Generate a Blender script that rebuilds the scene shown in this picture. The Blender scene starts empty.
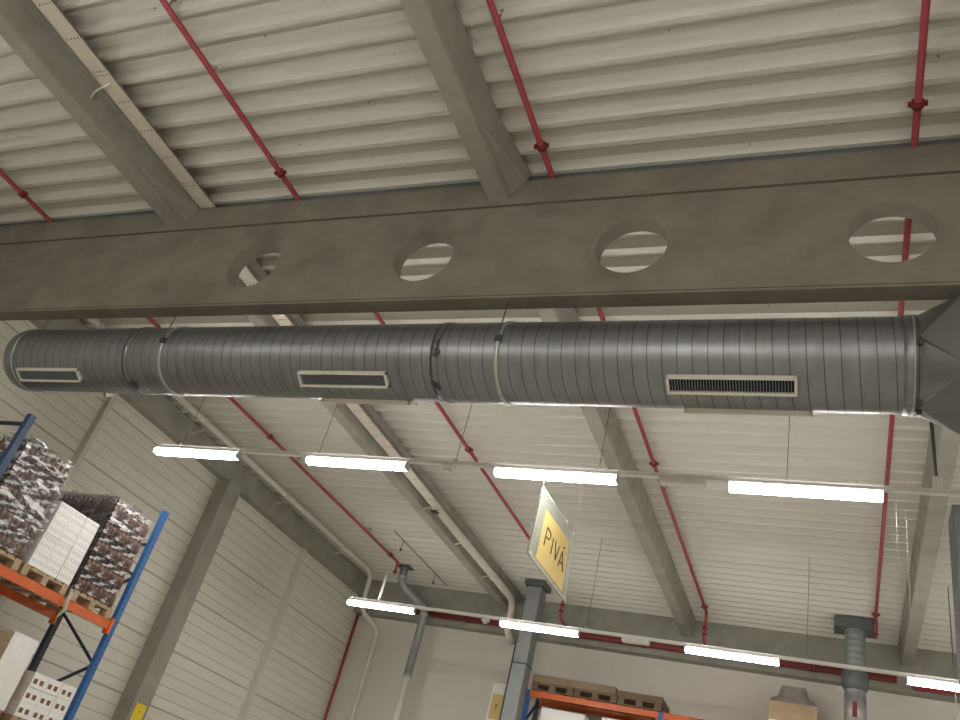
import bpy, math, random
from mathutils import Vector, Matrix
random.seed(7)
S = bpy.context.scene
COL = S.collection
EYE = 1.6            # camera height; every coordinate below is measured from the camera's height
pi = math.pi

# ------------------------------------------------------------------ materials
def mat(name, col, rough=.6, metal=0., var=.12, scale=3., bump=0., bscale=40., stretch=(1, 1, 1), spec=.5, dark=None, dscale=1.2, dlo=.55, dhi=.75):
    m = bpy.data.materials.new(name); m.use_nodes = True
    nt = m.node_tree; N = nt.nodes; L = nt.links
    b = N['Principled BSDF']
    b.inputs['Roughness'].default_value = rough; b.inputs['Metallic'].default_value = metal
    b.inputs['Specular IOR Level'].default_value = spec
    tc = N.new('ShaderNodeTexCoord'); mp = N.new('ShaderNodeMapping'); mp.inputs['Scale'].default_value = stretch
    L.new(tc.outputs['Object'], mp.inputs['Vector'])
    nz = N.new('ShaderNodeTexNoise'); nz.inputs['Scale'].default_value = scale; nz.inputs['Detail'].default_value = 6; nz.inputs['Roughness'].default_value = .65
    L.new(mp.outputs['Vector'], nz.inputs['Vector'])
    cr = N.new('ShaderNodeValToRGB')
    cr.color_ramp.elements[0].position = .3; cr.color_ramp.elements[1].position = .7
    cr.color_ramp.elements[0].color = (*[c * (1 - var) for c in col], 1); cr.color_ramp.elements[1].color = (*[min(1, c * (1 + var)) for c in col], 1)
    L.new(nz.outputs['Fac'], cr.inputs['Fac'])
    out = cr.outputs['Color']
    if dark:
        n2 = N.new('ShaderNodeTexNoise'); n2.inputs['Scale'].default_value = dscale; n2.inputs['Detail'].default_value = 8; n2.inputs['Roughness'].default_value = .6
        L.new(mp.outputs['Vector'], n2.inputs['Vector'])
        r2 = N.new('ShaderNodeMapRange'); r2.inputs['From Min'].default_value = dlo; r2.inputs['From Max'].default_value = dhi
        L.new(n2.outputs['Fac'], r2.inputs['Value'])
        mx = N.new('ShaderNodeMix'); mx.data_type = 'RGBA'
        L.new(r2.outputs['Result'], mx.inputs['Factor']); L.new(out, mx.inputs['A']); mx.inputs['B'].default_value = (*dark, 1)
        out = mx.outputs['Result']
    L.new(out, b.inputs['Base Color'])
    if bump:
        n3 = N.new('ShaderNodeTexNoise'); n3.inputs['Scale'].default_value = bscale; n3.inputs['Detail'].default_value = 4
        L.new(mp.outputs['Vector'], n3.inputs['Vector'])
        bp = N.new('ShaderNodeBump'); bp.inputs['Strength'].default_value = bump; bp.inputs['Distance'].default_value = .01
        L.new(n3.outputs['Fac'], bp.inputs['Height']); L.new(bp.outputs['Normal'], b.inputs['Normal'])
    return m

def emis(name, col, st):
    m = mat(name, (.8, .8, .8), var=.01); b = m.node_tree.nodes['Principled BSDF']
    b.inputs['Emission Color'].default_value = (*col, 1); b.inputs['Emission Strength'].default_value = st
    return m

def film(name, col, alpha, rough=.12):
    m = mat(name, col, rough, var=.2, scale=9, spec=.9, bump=.8, bscale=14)
    b = m.node_tree.nodes['Principled BSDF']; b.inputs['Alpha'].default_value = alpha
    return m

def glintfilm(name, col, lo, hi, sc=7., stretch=(1, 2.2, .8), rough=.2):  # opaque white patches paint the glints of crumpled film into its alpha
    m = film(name, col, 1., rough); nt = m.node_tree; N = nt.nodes; L = nt.links; b = N['Principled BSDF']
    tc = N.new('ShaderNodeTexCoord'); mp = N.new('ShaderNodeMapping'); mp.inputs['Scale'].default_value = stretch
    nz = N.new('ShaderNodeTexNoise'); nz.inputs['Scale'].default_value = sc; nz.inputs['Detail'].default_value = 5; nz.inputs['Distortion'].default_value = .5
    mr = N.new('ShaderNodeMapRange'); mr.inputs['From Min'].default_value = .535; mr.inputs['From Max'].default_value = .62
    mr.inputs['To Min'].default_value = lo; mr.inputs['To Max'].default_value = hi
    L.new(tc.outputs['Object'], mp.inputs['Vector']); L.new(mp.outputs['Vector'], nz.inputs['Vector']); L.new(nz.outputs['Fac'], mr.inputs['Value']); L.new(mr.outputs['Result'], b.inputs['Alpha'])
    return m

M = {
 'deck': mat('deck_white', (.66, .635, .575), .45, var=.04, scale=1.2, stretch=(.3, 3, 1), dark=(.34, .32, .28), dscale=30, dlo=.74, dhi=.8),
 'girder': mat('concrete_brown', (.205, .185, .15), .85, var=.16, scale=2.2, bump=.3, bscale=30, dark=(.13, .115, .09), dscale=1.4, dlo=.5, dhi=.8, stretch=(1, 1, 1.3)),
 'concrete': mat('concrete_grey', (.32, .31, .265), .8, var=.12, scale=2.5, bump=.25, bscale=30, dark=(.22, .215, .185), dscale=1.2, dlo=.52, dhi=.8),
 'line': mat('form_joint_dark', (.09, .08, .065), .9),  # darker colour for the form joint and the flange step
 'wall_panel': mat('wall_panel_cream', (.72, .695, .61), .5, var=.05, scale=1.5, stretch=(1, .25, 3)),
 'groove': mat('panel_joint', (.44, .42, .36), .7),
 'wall_white': mat('wall_render_white', (.66, .625, .56), .8, var=.04, scale=.8),
 'post': mat('post_cream', (.62, .60, .52), .5, var=.05),
 'floor': mat('floor_concrete', (.56, .54, .49), .5, var=.1, scale=1.5),
 'galv': mat('galvanised', (.265, .275, .278), .40, metal=.8, var=.14, scale=2.5, stretch=(3, 1, 1), bump=.06, bscale=6, dark=(.19, .19, .18), dscale=1.3, dlo=.56, dhi=.78),
 'galvflat': mat('galvanised_sheet', (.25, .245, .235), .42, metal=.75, var=.12, scale=3),
 'galvseam': mat('galvanised_seam', (.10, .10, .10), .5, metal=.6),
 'galvlight': mat('galvanised_bright', (.50, .50, .49), .45, metal=.6, var=.08, scale=14),
 'galvblue': mat('galvanised_dull', (.27, .29, .28), .55, metal=.3, var=.1, scale=10),
 'darkgalv': mat('galvanised_dark', (.10, .105, .105), .6, metal=.2, var=.1, scale=6),
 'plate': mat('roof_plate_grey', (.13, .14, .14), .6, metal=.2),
 'smudge': mat('soot_smudge', (.05, .05, .045), .7),
 'dark': mat('dark_steel', (.06, .065, .07), .5, metal=.3),
 'grille': mat('grille_white', (.72, .68, .60), .5, var=.04),
 'fin': mat('grille_fin', (.30, .31, .33), .4, metal=.4),
 'black': mat('duct_inside', (.02, .02, .02), .9),
 'red': mat('pipe_red', (.33, .045, .05), .45, var=.1, scale=6),
 'redmain': mat('main_pipe_red', (.19, .03, .035), .5, var=.1, scale=6),
 'redd': mat('coupling_red', (.19, .018, .02), .5, var=.1),
 'brass': mat('sprinkler_metal', (.25, .24, .2), .35, metal=.8),
 'tray': mat('tray_cream', (.66, .60, .49), .5, var=.05, scale=5),
 'slot': mat('tray_slot', (.16, .13, .1), .8),
 'pvc': mat('pipe_cream', (.60, .575, .50), .4, var=.05),
 'rail': mat('rail_white', (.84, .83, .78), .45, var=.04),
 'housing': mat('lamp_housing', (.45, .45, .45), .5, var=.03),
 'glow': emis('lamp_diffuser', (1.0, .968, .915), 24.),
 'wire': mat('wire', (.12, .12, .115), .5, metal=.4),
 'cord': mat('cord_white', (.75, .75, .7), .5),
 'blue': mat('rack_blue', (.035, .13, .34), .4, var=.1, scale=6),
 'blue_shaded': mat('rack_blue_shaded', (.022, .065, .16), .45, var=.1, scale=6),  # rack blue with the near upright's shade put into the colour
 'navy': mat('rack_navy', (.018, .035, .06), .5, var=.1),
 'orange': mat('rack_orange', (.66, .135, .03), .42, var=.1, scale=6),
 'wood': mat('pallet_wood', (.42, .31, .19), .8, var=.25, scale=5, stretch=(1, 6, 6)),
 'oldwood': mat('pallet_wood_old', (.17, .12, .075), .85, var=.25, scale=5, stretch=(1, 6, 6)),
 'amber': mat('bottle_brown', (.075, .022, .012), .12, var=.3, scale=8, spec=.8),
 'amberlabel': mat('bottle_label', (.13, .055, .035), .5, var=.5, scale=16),
 'cap': mat('bottle_cap', (.07, .05, .05), .4, var=.2),
 'film': glintfilm('shrink_film', (.80, .78, .78), .04, .6, 5., (1, 1, 2.4)),
 'darkfilm': film('shrink_film_dark', (.10, .095, .09), .62),
 'hood': glintfilm('stretch_hood', (.86, .84, .86), .05, .85, 4.5, (1, 1, 3.0)),
 'whitefilm': mat('film_white', (.86, .85, .83), .35, var=.03, scale=3, bump=.2, bscale=6),
 'carton': mat('carton_white', (.90, .89, .87), .45, var=.04),
 'mark': mat('carton_print', (.5, .5, .49), .6),
 'window': mat('carton_brown_square', (.20, .10, .06), .5, var=.4, scale=20),
 'cardboard': mat('cardboard', (.50, .37, .24), .8, var=.1, scale=4),
 'brownboard': mat('brown_board', (.26, .19, .12), .85, var=.15, scale=5),
 'greywrap': film('grey_wrap', (.35, .32, .28), .85, .3),
 'blueprint': mat('carton_blue', (.08, .16, .45), .5),
 'yellow': mat('sign_yellow', (.74, .55, .20), .6, var=.04),
 'yellowsq': mat('safety_yellow', (.85, .66, .04), .5, var=.03),
 'ink': mat('sign_ink', (.05, .045, .035), .7),
 'pocket': film('plastic_pocket', (.50, .52, .46), .40, .35),
 'pocketedge': film('plastic_pocket_edge', (.60, .60, .52), .55, .4),
}

# ------------------------------------------------------------------ mesh helpers
class MB:
    def __init__(s): s.v = []; s.f = []; s.m = []; s.sm = []
    def face(s, idx, m=0, sm=False): s.f.append(idx); s.m.append(m); s.sm.append(sm)
    def box(s, x0, x1, y0, y1, z0, z1, m=0):
        n = len(s.v); s.v += [(x, y, z) for z in (z0, z1) for y in (y0, y1) for x in (x0, x1)]
        for q in ((0,2,3,1), (4,5,7,6), (0,1,5,4), (2,6,7,3), (0,4,6,2), (1,3,7,5)): s.face([n + i for i in q], m)
        return s
    def bbox(s, x0, x1, y0, y1, z0, z1, b=.01, m=0):       # box with chamfered vertical and horizontal edges
        n = len(s.v); xs = (x0, x1); ys = (y0, y1); zs = (z0, z1); idx = {}
        for i in (0, 1):
            for j in (0, 1):
                for k in (0, 1):
                    sx = b if i == 0 else -b; sy = b if j == 0 else -b; sz = b if k == 0 else -b
                    for a, P in enumerate(((xs[i], ys[j] + sy, zs[k] + sz), (xs[i] + sx, ys[j], zs[k] + sz), (xs[i] + sx, ys[j] + sy, zs[k]))):
                        idx[i, j, k, a] = len(s.v); s.v.append(P)
        g = idx
        for i in (0, 1):
            q = [g[i,0,0,0], g[i,1,0,0], g[i,1,1,0], g[i,0,1,0]]; s.face(q if i else q[::-1], m)
            q = [g[0,i,0,1], g[1,i,0,1], g[1,i,1,1], g[0,i,1,1]]; s.face(q[::-1] if i else q, m)
            q = [g[0,0,i,2], g[1,0,i,2], g[1,1,i,2], g[0,1,i,2]]; s.face(q if i else q[::-1], m)
        for i in (0, 1):
            for j in (0, 1):
                s.face([g[i,j,0,0], g[i,j,0,1], g[i,j,1,1], g[i,j,1,0]], m)
                s.face([g[i,0,j,0], g[i,0,j,2], g[i,1,j,2], g[i,1,j,0]], m)
                s.face([g[0,i,j,1], g[0,i,j,2], g[1,i,j,2], g[1,i,j,1]], m)
        for i in (0, 1):
            for j in (0, 1):
                for k in (0, 1): s.face([g[i,j,k,0], g[i,j,k,1], g[i,j,k,2]], m)
        return s
    def tube(s, pts, r, seg=10, m=0, caps=True, sq=False, rs=None):
        pts = [Vector(p) for p in pts]; rings = []
        up = None
        for i, p in enumerate(pts):
            a = pts[max(i - 1, 0)]; b = pts[min(i + 1, len(pts) - 1)]
            d = (b - a).normalized()
            if up is None: up = Vector((0, 0, 1)) if abs(d.z) < .9 else Vector((0, 1, 0))
            u = (up - d * up.dot(d)).normalized(); w = d.cross(u); up = u
            rr = rs[i] if rs else r
            n = len(s.v)
            for k in range(seg):
                t = 2 * pi * (k + (.5 if sq else 0)) / seg
                s.v.append(tuple(p + (u * math.cos(t) + w * math.sin(t)) * rr))
            rings.append(n)
        for a, b in zip(rings, rings[1:]):
            for k in range(seg):
                k2 = (k + 1) % seg; s.face([a + k, a + k2, b + k2, b + k], m, not sq)
        if caps:
            s.face([rings[0] + k for k in range(seg)][::-1], m); s.face([rings[-1] + k for k in range(seg)], m)
        return s
    def bar(s, a, b, w, m=0): return s.tube([a, b], w * .7071, 4, m, sq=True)
    def prism(s, prof, a, b, ax='y', m=0, ms=None):        # prof: points in the two other axes
        n = len(s.v); k = len(prof)
        for t in (a, b):
            for p in prof:
                s.v.append({'x': (t, p[0], p[1]), 'y': (p[0], t, p[1]), 'z': (p[0], p[1], t)}[ax])
        for i in range(k):
            j = (i + 1) % k; s.face([n + i, n + j, n + k + j, n + k + i], ms[i] if ms else m)
        s.face([n + i for i in range(k)], m); s.face([n + k + i for i in range(k)][::-1], m)
        return s
    def sheet(s, x0, x1, y0, y1, z0, z1, m=0): return s.box(x0, x1, y0, y1, z0, z1, m)
    def build(s, name, mats, parent=None, fix=True):
        root = parent
        while root is not None and root.parent is not None: root = root.parent
        if isinstance(mats, str): mats = [mats]
        if root is None:
            xs, ys, zs = zip(*s.v); o0 = Vector(((min(xs) + max(xs)) / 2, (min(ys) + max(ys)) / 2, min(zs)))
        else: o0 = BASE[root.name]
        me = bpy.data.meshes.new(name)
        me.from_pydata([(x - o0.x, y - o0.y, z - o0.z) for x, y, z in s.v], [], s.f)
        for k in mats: me.materials.append(M[k])
        me.polygons.foreach_set('material_index', s.m); me.polygons.foreach_set('use_smooth', s.sm)
        if fix:
            import bmesh
            bm = bmesh.new(); bm.from_mesh(me); bmesh.ops.recalc_face_normals(bm, faces=bm.faces[:]); bm.to_mesh(me); bm.free()
        me.update()
        o = bpy.data.objects.new(name, me); COL.objects.link(o)
        if parent is None: o.location = o0 + Vector((0, 0, EYE)); BASE[o.name] = o0
        else: o.parent = parent
        return o
BASE = {}
def tag(o, label=None, cat=None, group=None, kind=None):
    if label: o['label'] = label
    if cat: o['category'] = cat
    if group: o['group'] = group
    if kind: o['kind'] = kind
    return o
def thing(name, loc, label, cat, group=None):
    o = bpy.data.objects.new(name, None); COL.objects.link(o); o.empty_display_size = .1
    o.location = Vector(loc) + Vector((0, 0, EYE)); BASE[o.name] = Vector(loc)
    return tag(o, label, cat, group)
def kids(o): return [c for c in bpy.data.objects if c.parent == o]
def copy_tree(o, loc, label=None, parent=None, group=None):
    c = o.copy(); COL.objects.link(c)
    if parent is None:
        c.location = Vector(loc) + Vector((0, 0, EYE)); BASE[c.name] = Vector(loc)
        if label: c['label'] = label
        if group: c['group'] = group
    else: c.parent = parent
    for k in CH.get(o.name, None) or CH.setdefault(o.name, kids(o)): copy_tree(k, None, parent=c)
    return c
CH = {}

# ------------------------------------------------------------------ room
X0, X1, Y0, Y1, ZF, ZR = -12., 13., -8., 19.7, -1.6, 6.33
tag(MB().box(X0, X1, Y0, Y1, ZF - .2, ZF).build('floor', 'floor'), kind='structure')
# trapezoidal roof deck, ribs run along x
P = .3055; b = MB(); y = 4.10 - P * 40; prof = []
while y < Y1 + .3:
    prof += [(y, ZR), (y + .048, ZR), (y + .085, ZR + .105), (y + .145, ZR + .105), (y + .152, ZR + .098), (y + .200, ZR + .098), (y + .207, ZR + .105), (y + .266, ZR + .105)]
    y += P
prof = [p for p in prof if Y0 - .1 < p[0] < Y1 + .1]
n = 0; k = len(prof)
for x in (X0 - .1, X1 + .1): b.v += [(x, p[0], p[1]) for p in prof]
for i in range(k - 1): b.face([i, i + 1, k + i + 1, k + i])
b.v += [(x, yy, ZR + .4) for x in (X0 - .1, X1 + .1) for yy in (prof[0][0], prof[-1][0])]
q = 2 * k
b.face([q, q + 1, q + 3, q + 2]); b.face([0, k, q + 2, q]); b.face([k - 1, 2 * k - 1, q + 3, q + 1])
rs_ = random.Random(21)
for _ in range(260):
    xx = rs_.uniform(-9, 8); kk = rs_.randrange(6, 60); yy = 4.13 - P * 40 + P * (kk + 25) + rs_.choice((.12, .235)); ww = rs_.uniform(.004, .009)
    b.box(xx, xx + ww, yy, yy + ww, ZR + .075, ZR + .107, 1)
tag(b.build('ceiling', ['deck', 'slot']), kind='structure')
# left wall: horizontal lining trays with grooves
b = MB(); prof = []; z = ZF; i = 0
while z < ZR + .3:
    big = i % 5 == 0
    g = .014 if big else .007
    prof += [(X0, z), (X0 - g, z + .008), (X0 - g, z + (.034 if big else .018)), (X0, z + (.042 if big else .026))]
    z += .205; i += 1
prof += [(X0, ZR + .4)]
k = len(prof)
for yy in (Y0, Y1): b.v += [(p[0], yy, p[1]) for p in prof]
for i in range(k - 1): b.face([i, i + 1, k + i + 1, k + i], 1 if i % 4 == 1 and i < k - 2 else 0)
b.v += [(X0 - .15, yy, zz) for yy in (Y0, Y1) for zz in (ZF, ZR + .4)]
q = 2 * k; b.face([q, q + 1, q + 3, q + 2]); b.face([0, k, q + 2, q]); b.face([k - 1, 2 * k - 1, q + 3, q + 1])
tag(b.build('wall_left', ['wall_panel', 'groove']), kind='structure')
def plainwall(name, x0, x1, y0, y1):
    tag(MB().box(x0, x1, y0, y1, ZF, ZR + .4).build(name, 'wall_white'), kind='structure')
plainwall('wall_far', X0, X1, Y1, Y1 + .15)
plainwall('wall_right', X1, X1 + .15, Y0, Y1)
plainwall('wall_back', X0, X1, Y0 - .15, Y0)

# ------------------------------------------------------------------ concrete frame
HOLES = [-6.13 + 2.155 * k for k in range(6)]
HR, HZ = .335, 5.235
gy0, gy1, gz0, gz1 = 5.62, 5.80, 4.65, 6.19
b = MB(); cuts = [X0]
for h in HOLES: cuts += [h - .5, h + .5]
cuts.append(X1)
def quad(P4, m=0):
    n = len(b.v); b.v.extend(P4); b.face([n, n + 1, n + 2, n + 3], m)
for i in range(0, len(cuts), 2):
    b.box(cuts[i], cuts[i + 1], gy0, gy1, gz0, gz1)
for h in HOLES:
    seg = 48; rect = []
    for k in range(seg):
        t = 2 * pi * k / seg; c, s_ = math.cos(t), math.sin(t)
        lim = [(.5 / abs(c)) if abs(c) > 1e-6 else 9, ((gz1 - HZ) / s_) if s_ > 1e-6 else 9, ((HZ - gz0) / -s_) if s_ < -1e-6 else 9]
        d = min(lim); rect.append((h + c * d, HZ + s_ * d))
    for k in range(seg):
        k2 = (k + 1) % seg; t, t2 = 2 * pi * k / seg, 2 * pi * k2 / seg
        A = (h + HR * math.cos(t), HZ + HR * math.sin(t)); B = (h + HR * math.cos(t2), HZ + HR * math.sin(t2)); Cc, D = rect[k2], rect[k]
        for yy in (gy0, gy1): quad([(A[0], yy, A[1]), (B[0], yy, B[1]), (Cc[0], yy, Cc[1]), (D[0], yy, D[1])])
        quad([(A[0], gy0, A[1]), (B[0], gy0, B[1]), (B[0], gy1, B[1]), (A[0], gy1, A[1])])
    for sx in (-.5, .5):       # corner fillers between the ring and the cell corners
        for zz in (gz0, gz1):
            for yy in (gy0, gy1):
                cand = sorted(rect, key=lambda p: (p[0] - h - sx) ** 2 + (p[1] - zz) ** 2)
                side = [p for p in cand if abs(p[0] - h - sx) < 1e-4][0]; top = [p for p in cand if abs(p[1] - zz) < 1e-4][0]
                n = len(b.v); b.v += [(side[0], yy, side[1]), (top[0], yy, top[1]), (h + sx, yy, zz)]; b.face([n, n + 1, n + 2])
    b.box(h - .5, h + .5, gy0 + .001, gy1 - .001, gz0, gz0 + .02); b.box(h - .5, h + .5, gy0 + .001, gy1 - .001, gz1 - .02, gz1)
g = thing('roof_girder', (0, 5.71, gz0), 'long brown-grey concrete girder pierced by a row of round holes', 'girder')
b.build('web', 'girder', g, fix=False)
MB().prism([(gy0 + .02, 5.84), (gy0 - .022, 5.86), (gy0 - .022, gz1 + .002), (gy1 + .02, gz1 + .002), (gy1 + .02, 5.86)], X0, X1, 'x', m=0, ms=[1, 0, 0, 0, 0]).build('top_flange', ['girder', 'line'], g)
MB().box(X0, X1, gy0 + .05, gy1 - .02, gz1 + .003, ZR - .004).build('gap_shade_strip', 'plate', g)  # added dark strip, stands in for the shade in the gap under the deck
MB().box(X0, X1, gy0 - .004, gy0 + .01, 4.675, 4.682).build('form_joint', 'line', g)

def beam(cx, y0, y1, label, wing=0.):
    w, wt = .105, .165
    g = thing('roof_beam', (cx, (y0 + y1) / 2, 5.93), label, 'beam', 'concrete roof beams')
    MB().prism([(cx - w, 5.93), (cx + w, 5.93), (cx + w + .012, 5.95), (cx + wt, ZR), (cx - wt, ZR), (cx - w - .012, 5.95)], y0, y1, 'y').build('stem', 'concrete', g)
    # bearing haunch where the beam meets the pierced girder
    b = MB(); n = 0
    b.v += [(cx + .13, 4.7, 6.0), (cx + .13, 5.62, 6.0), (cx + .26, 5.62, 6.19), (cx + .15, 4.7, ZR), (cx + .27, 5.62, ZR), (cx, 4.7, 6.0), (cx, 5.62, 6.0), (cx, 4.7, ZR), (cx, 5.62, ZR)]
    for f in ([0, 1, 2], [0, 2, 4, 3], [5, 0, 3, 7], [1, 6, 8, 4, 2], [5, 6, 1, 0], [3, 4, 8, 7], [5, 7, 8, 6]): b.face(f)
    b.build('haunch', 'concrete', g)
    if wing:
        MB().box(cx + .1, cx + wing, y0, y1, 6.2, ZR - .002).build('ledge', 'concrete', g)
    return g
beam(-7.66, Y0, 19.4, 'concrete roof beam with the cream slotted cable tray along its right side', .34)
beam(-3.305, Y0, 19.4, 'bare concrete roof beam in the middle, between two red sprinkler pipes')
beam(1.16, Y0, 19.4, 'concrete roof beam at the far right, beside the dark upright duct')
beam(5.6, Y0, 19.4, 'concrete roof beam beyond the right end of the far rack')
beam(10.0, Y0, 19.4, 'concrete roof beam nearest the right wall')
tag(MB().prism([(X0, 5.86), (X0 + .22, 5.86), (X0 + .22, ZR), (X0, ZR)], Y0, Y1 - .32, 'y').build('edge_beam', 'concrete'), 'concrete edge beam along the top of the left panelled wall', 'beam')
tag(MB().prism([(19.4, 5.42), (Y1, 5.42), (Y1, ZR), (19.4, ZR), ], X0, X1, 'x').build('edge_beam', 'concrete'), 'concrete edge beam across the top of the far white wall', 'beam')
def column(x0, x1, y0, y1, z1, label):
    return tag(MB().bbox(x0, x1, y0, y1, ZF, z1, .012).build('concrete_column', 'concrete'), label, 'column', 'concrete columns on the left wall')
column(X0, X0 + .34, 12.72, 13.16, 5.86, 'grey concrete column on the left wall with a yellow square low on it')
column(X0, X0 + .34, 5.50, 5.92, 4.65, 'concrete column on the left wall carrying the pierced girder')
for yy, w, lab in ((9.40, .10, 'narrow cream steel post on the left wall above the rack'), (16.35, .15, 'narrow cream steel post on the left wall between column and far corner'), (2.2, .12, 'narrow cream steel post on the left wall nearest the viewer')):
    g = thing('wall_post', (X0 + .05, yy, ZF), lab, 'post', 'cream wall posts')
    MB().box(X0, X0 + .012, yy - w / 2 - .03, yy + w / 2 + .03, ZF, 5.86).build('flange', 'post', g)
    MB().box(X0 + .012, X0 + .10, yy - w / 2, yy + w / 2, ZF, 5.86).build('web', 'post', g)
# yellow square on the column
g = thing('safety_sign', (X0 + .345, 12.94, 1.12), 'small yellow square sign fixed to the grey concrete column', 'sign')
MB().box(X0 + .34, X0 + .348, 12.80, 13.08, 1.12, 1.42).build('board', 'yellowsq', g)
MB().tube([(X0 + .348, 12.94, 1.29), (X0 + .352, 12.94, 1.29)], .02, 10).build('mark', 'orange', g)

# ------------------------------------------------------------------ sprinkler pipes
def valve(b, x, y, z):
    b.tube([(x, y, z), (x + .02, y, z + .10)], .010, 6, 0).tube([(x + .012, y, z + .09), (x + .03, y, z + .115)], .026, 8, 0)
def sprinkler(x, y0, y1, label, cps, hds, dx=0.):
    z = 6.245; x = x * z / 6.05; drop = 5.68 if y1 > 18 else 5.95
    g = thing('sprinkler_pipe', (x, (y0 + y1) / 2, z), label, 'pipe', 'red sprinkler pipes under the roof')
    MB().tube([(x, y0, z), (x, y1 - .08, z), (x, y1 - .02, z - .02), (x, y1, z - .1), (x, y1, drop)] + ([(x, y1 + .03, 5.62), (x, y1 + .1, 5.6), (x, 19.1, 5.6)] if y1 > 18 else []), .031, 10).build('pipe', 'red', g)
    for c in [q_ * 1.032 for q_ in cps]:
        if c < y1: MB().tube([(x, c - .03, z), (x, c + .03, z)], .052, 10).bar((x - .075, c, z), (x + .075, c, z), .035).build('coupling', 'redd', g)
    for h in [q_ * 1.032 for q_ in hds]:
        b = MB(); valve(b, x, h, z + .02); b.build('sprinkler_head', 'brass', g)
    for dz in ((5.76, 5.9) if y1 > 18 else (6.0,)):
        MB().tube([(x, y1, dz - .02), (x, y1, dz + .02)], .055, 10).build('coupling', 'redd', g)
sprinkler(-9.76, Y0 + 1, 17.6, 'red sprinkler pipe nearest the left wall', (4.95, 11.15, 16.6), (3.2, 9.3, 12.14, 15.4))
sprinkler(-5.76, Y0 + 1, 18.2, 'red sprinkler pipe left of centre, passing behind the yellow sign', (5.04, 11.26, 17.2), (2.98, 3.71, 9.3, 11.95, 15.4))
sprinkler(-2.70, Y0 + 1, 18.5, 'red sprinkler pipe just right of the middle concrete roof beam', (5.05, 11.4, 17.59), (3.68, 9.3, 12.37, 15.6))
sprinkler(.515, Y0 + 1, 17.88, 'red sprinkler pipe furthest right, above the end of the round duct', (5.02, 11.8, 16.9), (3.0, 9.3, 14.3))
g = thing('sprinkler_main', (-4.7, 19.2, 5.6), 'thick red main pipe running level along the far wall', 'pipe')
b = MB().tube([(-10.1, 19.22, 5.58), (.95, 19.22, 5.58)], .075, 14)
b.build('pipe', 'redmain', g)
for x in (-8.6, -5.9, -4.2, -.6): MB().tube([(x - .05, 19.22, 5.58), (x + .05, 19.22, 5.58)], .088, 14).build('coupling', 'redd', g)
tag(MB().tube([(1.25, 19.25, 5.5), (5.2, 19.25, 5.5)], .07, 12).build('sprinkler_main', 'red'), 'short red main pipe on the far wall behind the rightmost lamp', 'pipe')
tag(MB().tube([(-11.9, 19.55, ZF), (-11.9, 19.55, 5.40)], .038, 10).build('corner_pipe', 'red'), 'slim red upright pipe in the corner of left and far walls', 'pipe')
tag(MB().tube([(2.0, 18.25, ZF), (2.0, 18.25, 6.2)], .035, 10).build('riser_pipe', 'red'), 'red upright pipe at the right edge in front of the far wall', 'pipe')

# ------------------------------------------------------------------ cable tray and cream pipes on the left
g = thing('cable_tray', (-7.25, 5., 6.2), 'cream slotted cable tray running along the left roof beam', 'cable tray')
def trayseg(y0, y1, z, x0=-7.37, x1=-7.125):
    b = MB().box(x0, x1, y0, y1, z, z + .008); b.box(x0, x0 + .008, y0, y1, z, z + .014).box(x1 - .008, x1, y0, y1, z, z + .014)
    yy = y0 + .15; i = 0
    while yy < y1:
        for r in range(2 if i % 4 == 2 else 1):
            for k in range(4):
                xx = x0 + .05 + k * .047
                b.box(xx, xx + .014, yy + r * .05, yy + r * .05 + .018, z - .003, z + .001, 1)
        yy += .40; i += 1
    b.build('channel', ['tray', 'slot'], g)
trayseg(Y0 + 1, 5.58, 6.19); trayseg(5.82, 13.6, 5.985, -7.39, -7.15)
b = MB(); n = len(b.v)
b.tube([(-7.22, 3.72, 6.185), (-7.38, 3.74, 6.17), (-7.45, 3.75, 6.13), (-7.49, 3.78, 6.08)], .012, 6).build('strap_end', 'tray', g)
g = thing('drain_pipe', (-7.26, 14, 5.97), 'cream pipe continuing the cable tray to the far wall', 'pipe')
MB().tube([(-7.27, 13.55, 5.97), (-7.27, 18.3, 5.97), (-7.27, 18.45, 5.92), (-7.27, 18.55, 5.8), (-7.27, 18.55, 5.3), (-7.22, 18.6, 5.15), (-7.15, 18.8, 5.08)], .085, 12).build('pipe', 'pvc', g)
MB().tube([(-7.08, 18.95, 5.15), (-7.08, 18.95, ZF)], .05, 12).build('downpipe', 'pvc', g)
for yy in (13.5, 15.2, 17.0):
    MB().tube([(-7.27, yy, 5.97), (-7.27, yy + .04, 5.97)], .098, 12).build('clip', 'tray', g)
    MB().tube([(-7.36, yy, 5.97), (-7.52, yy, 5.92)], .016, 6).build('bracket', 'tray', g)
MB().box(-7.35, -7.22, 13.47, 13.58, 5.86, 5.90).build('clamp', 'dark', g)
g = thing('conduit_pipe', (-11.22, 14, 6.2), 'cream pipe under the roof beside the left wall edge beam', 'pipe')
MB().tube([(-11.22, 3, 6.2), (-11.22, 18.2, 6.2), (-11.24, 18.4, 6.16), (-11.25, 18.5, 6.05), (-11.25, 18.55, 5.35), (-11.2, 18.65, 5.2), (-11.0, 19.1, 5.02), (-10.98, 19.2, 4.85), (-10.98, 19.2, ZF)], .062, 12).build('pipe', 'pvc', g)
for yy in (7.9, 10.9, 14.0, 16.8):
    MB().tube([(-11.22, yy, 6.2), (-11.22, yy + .05, 6.2)], .075, 12).build('coupling', 'pvc', g)
    MB().tube([(-11.22, yy + .3, 6.18), (-11.55, yy + .3, 6.12), (-11.78, yy + .3, 6.0)], .014, 6).build('bracket', 'pvc', g)

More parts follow.
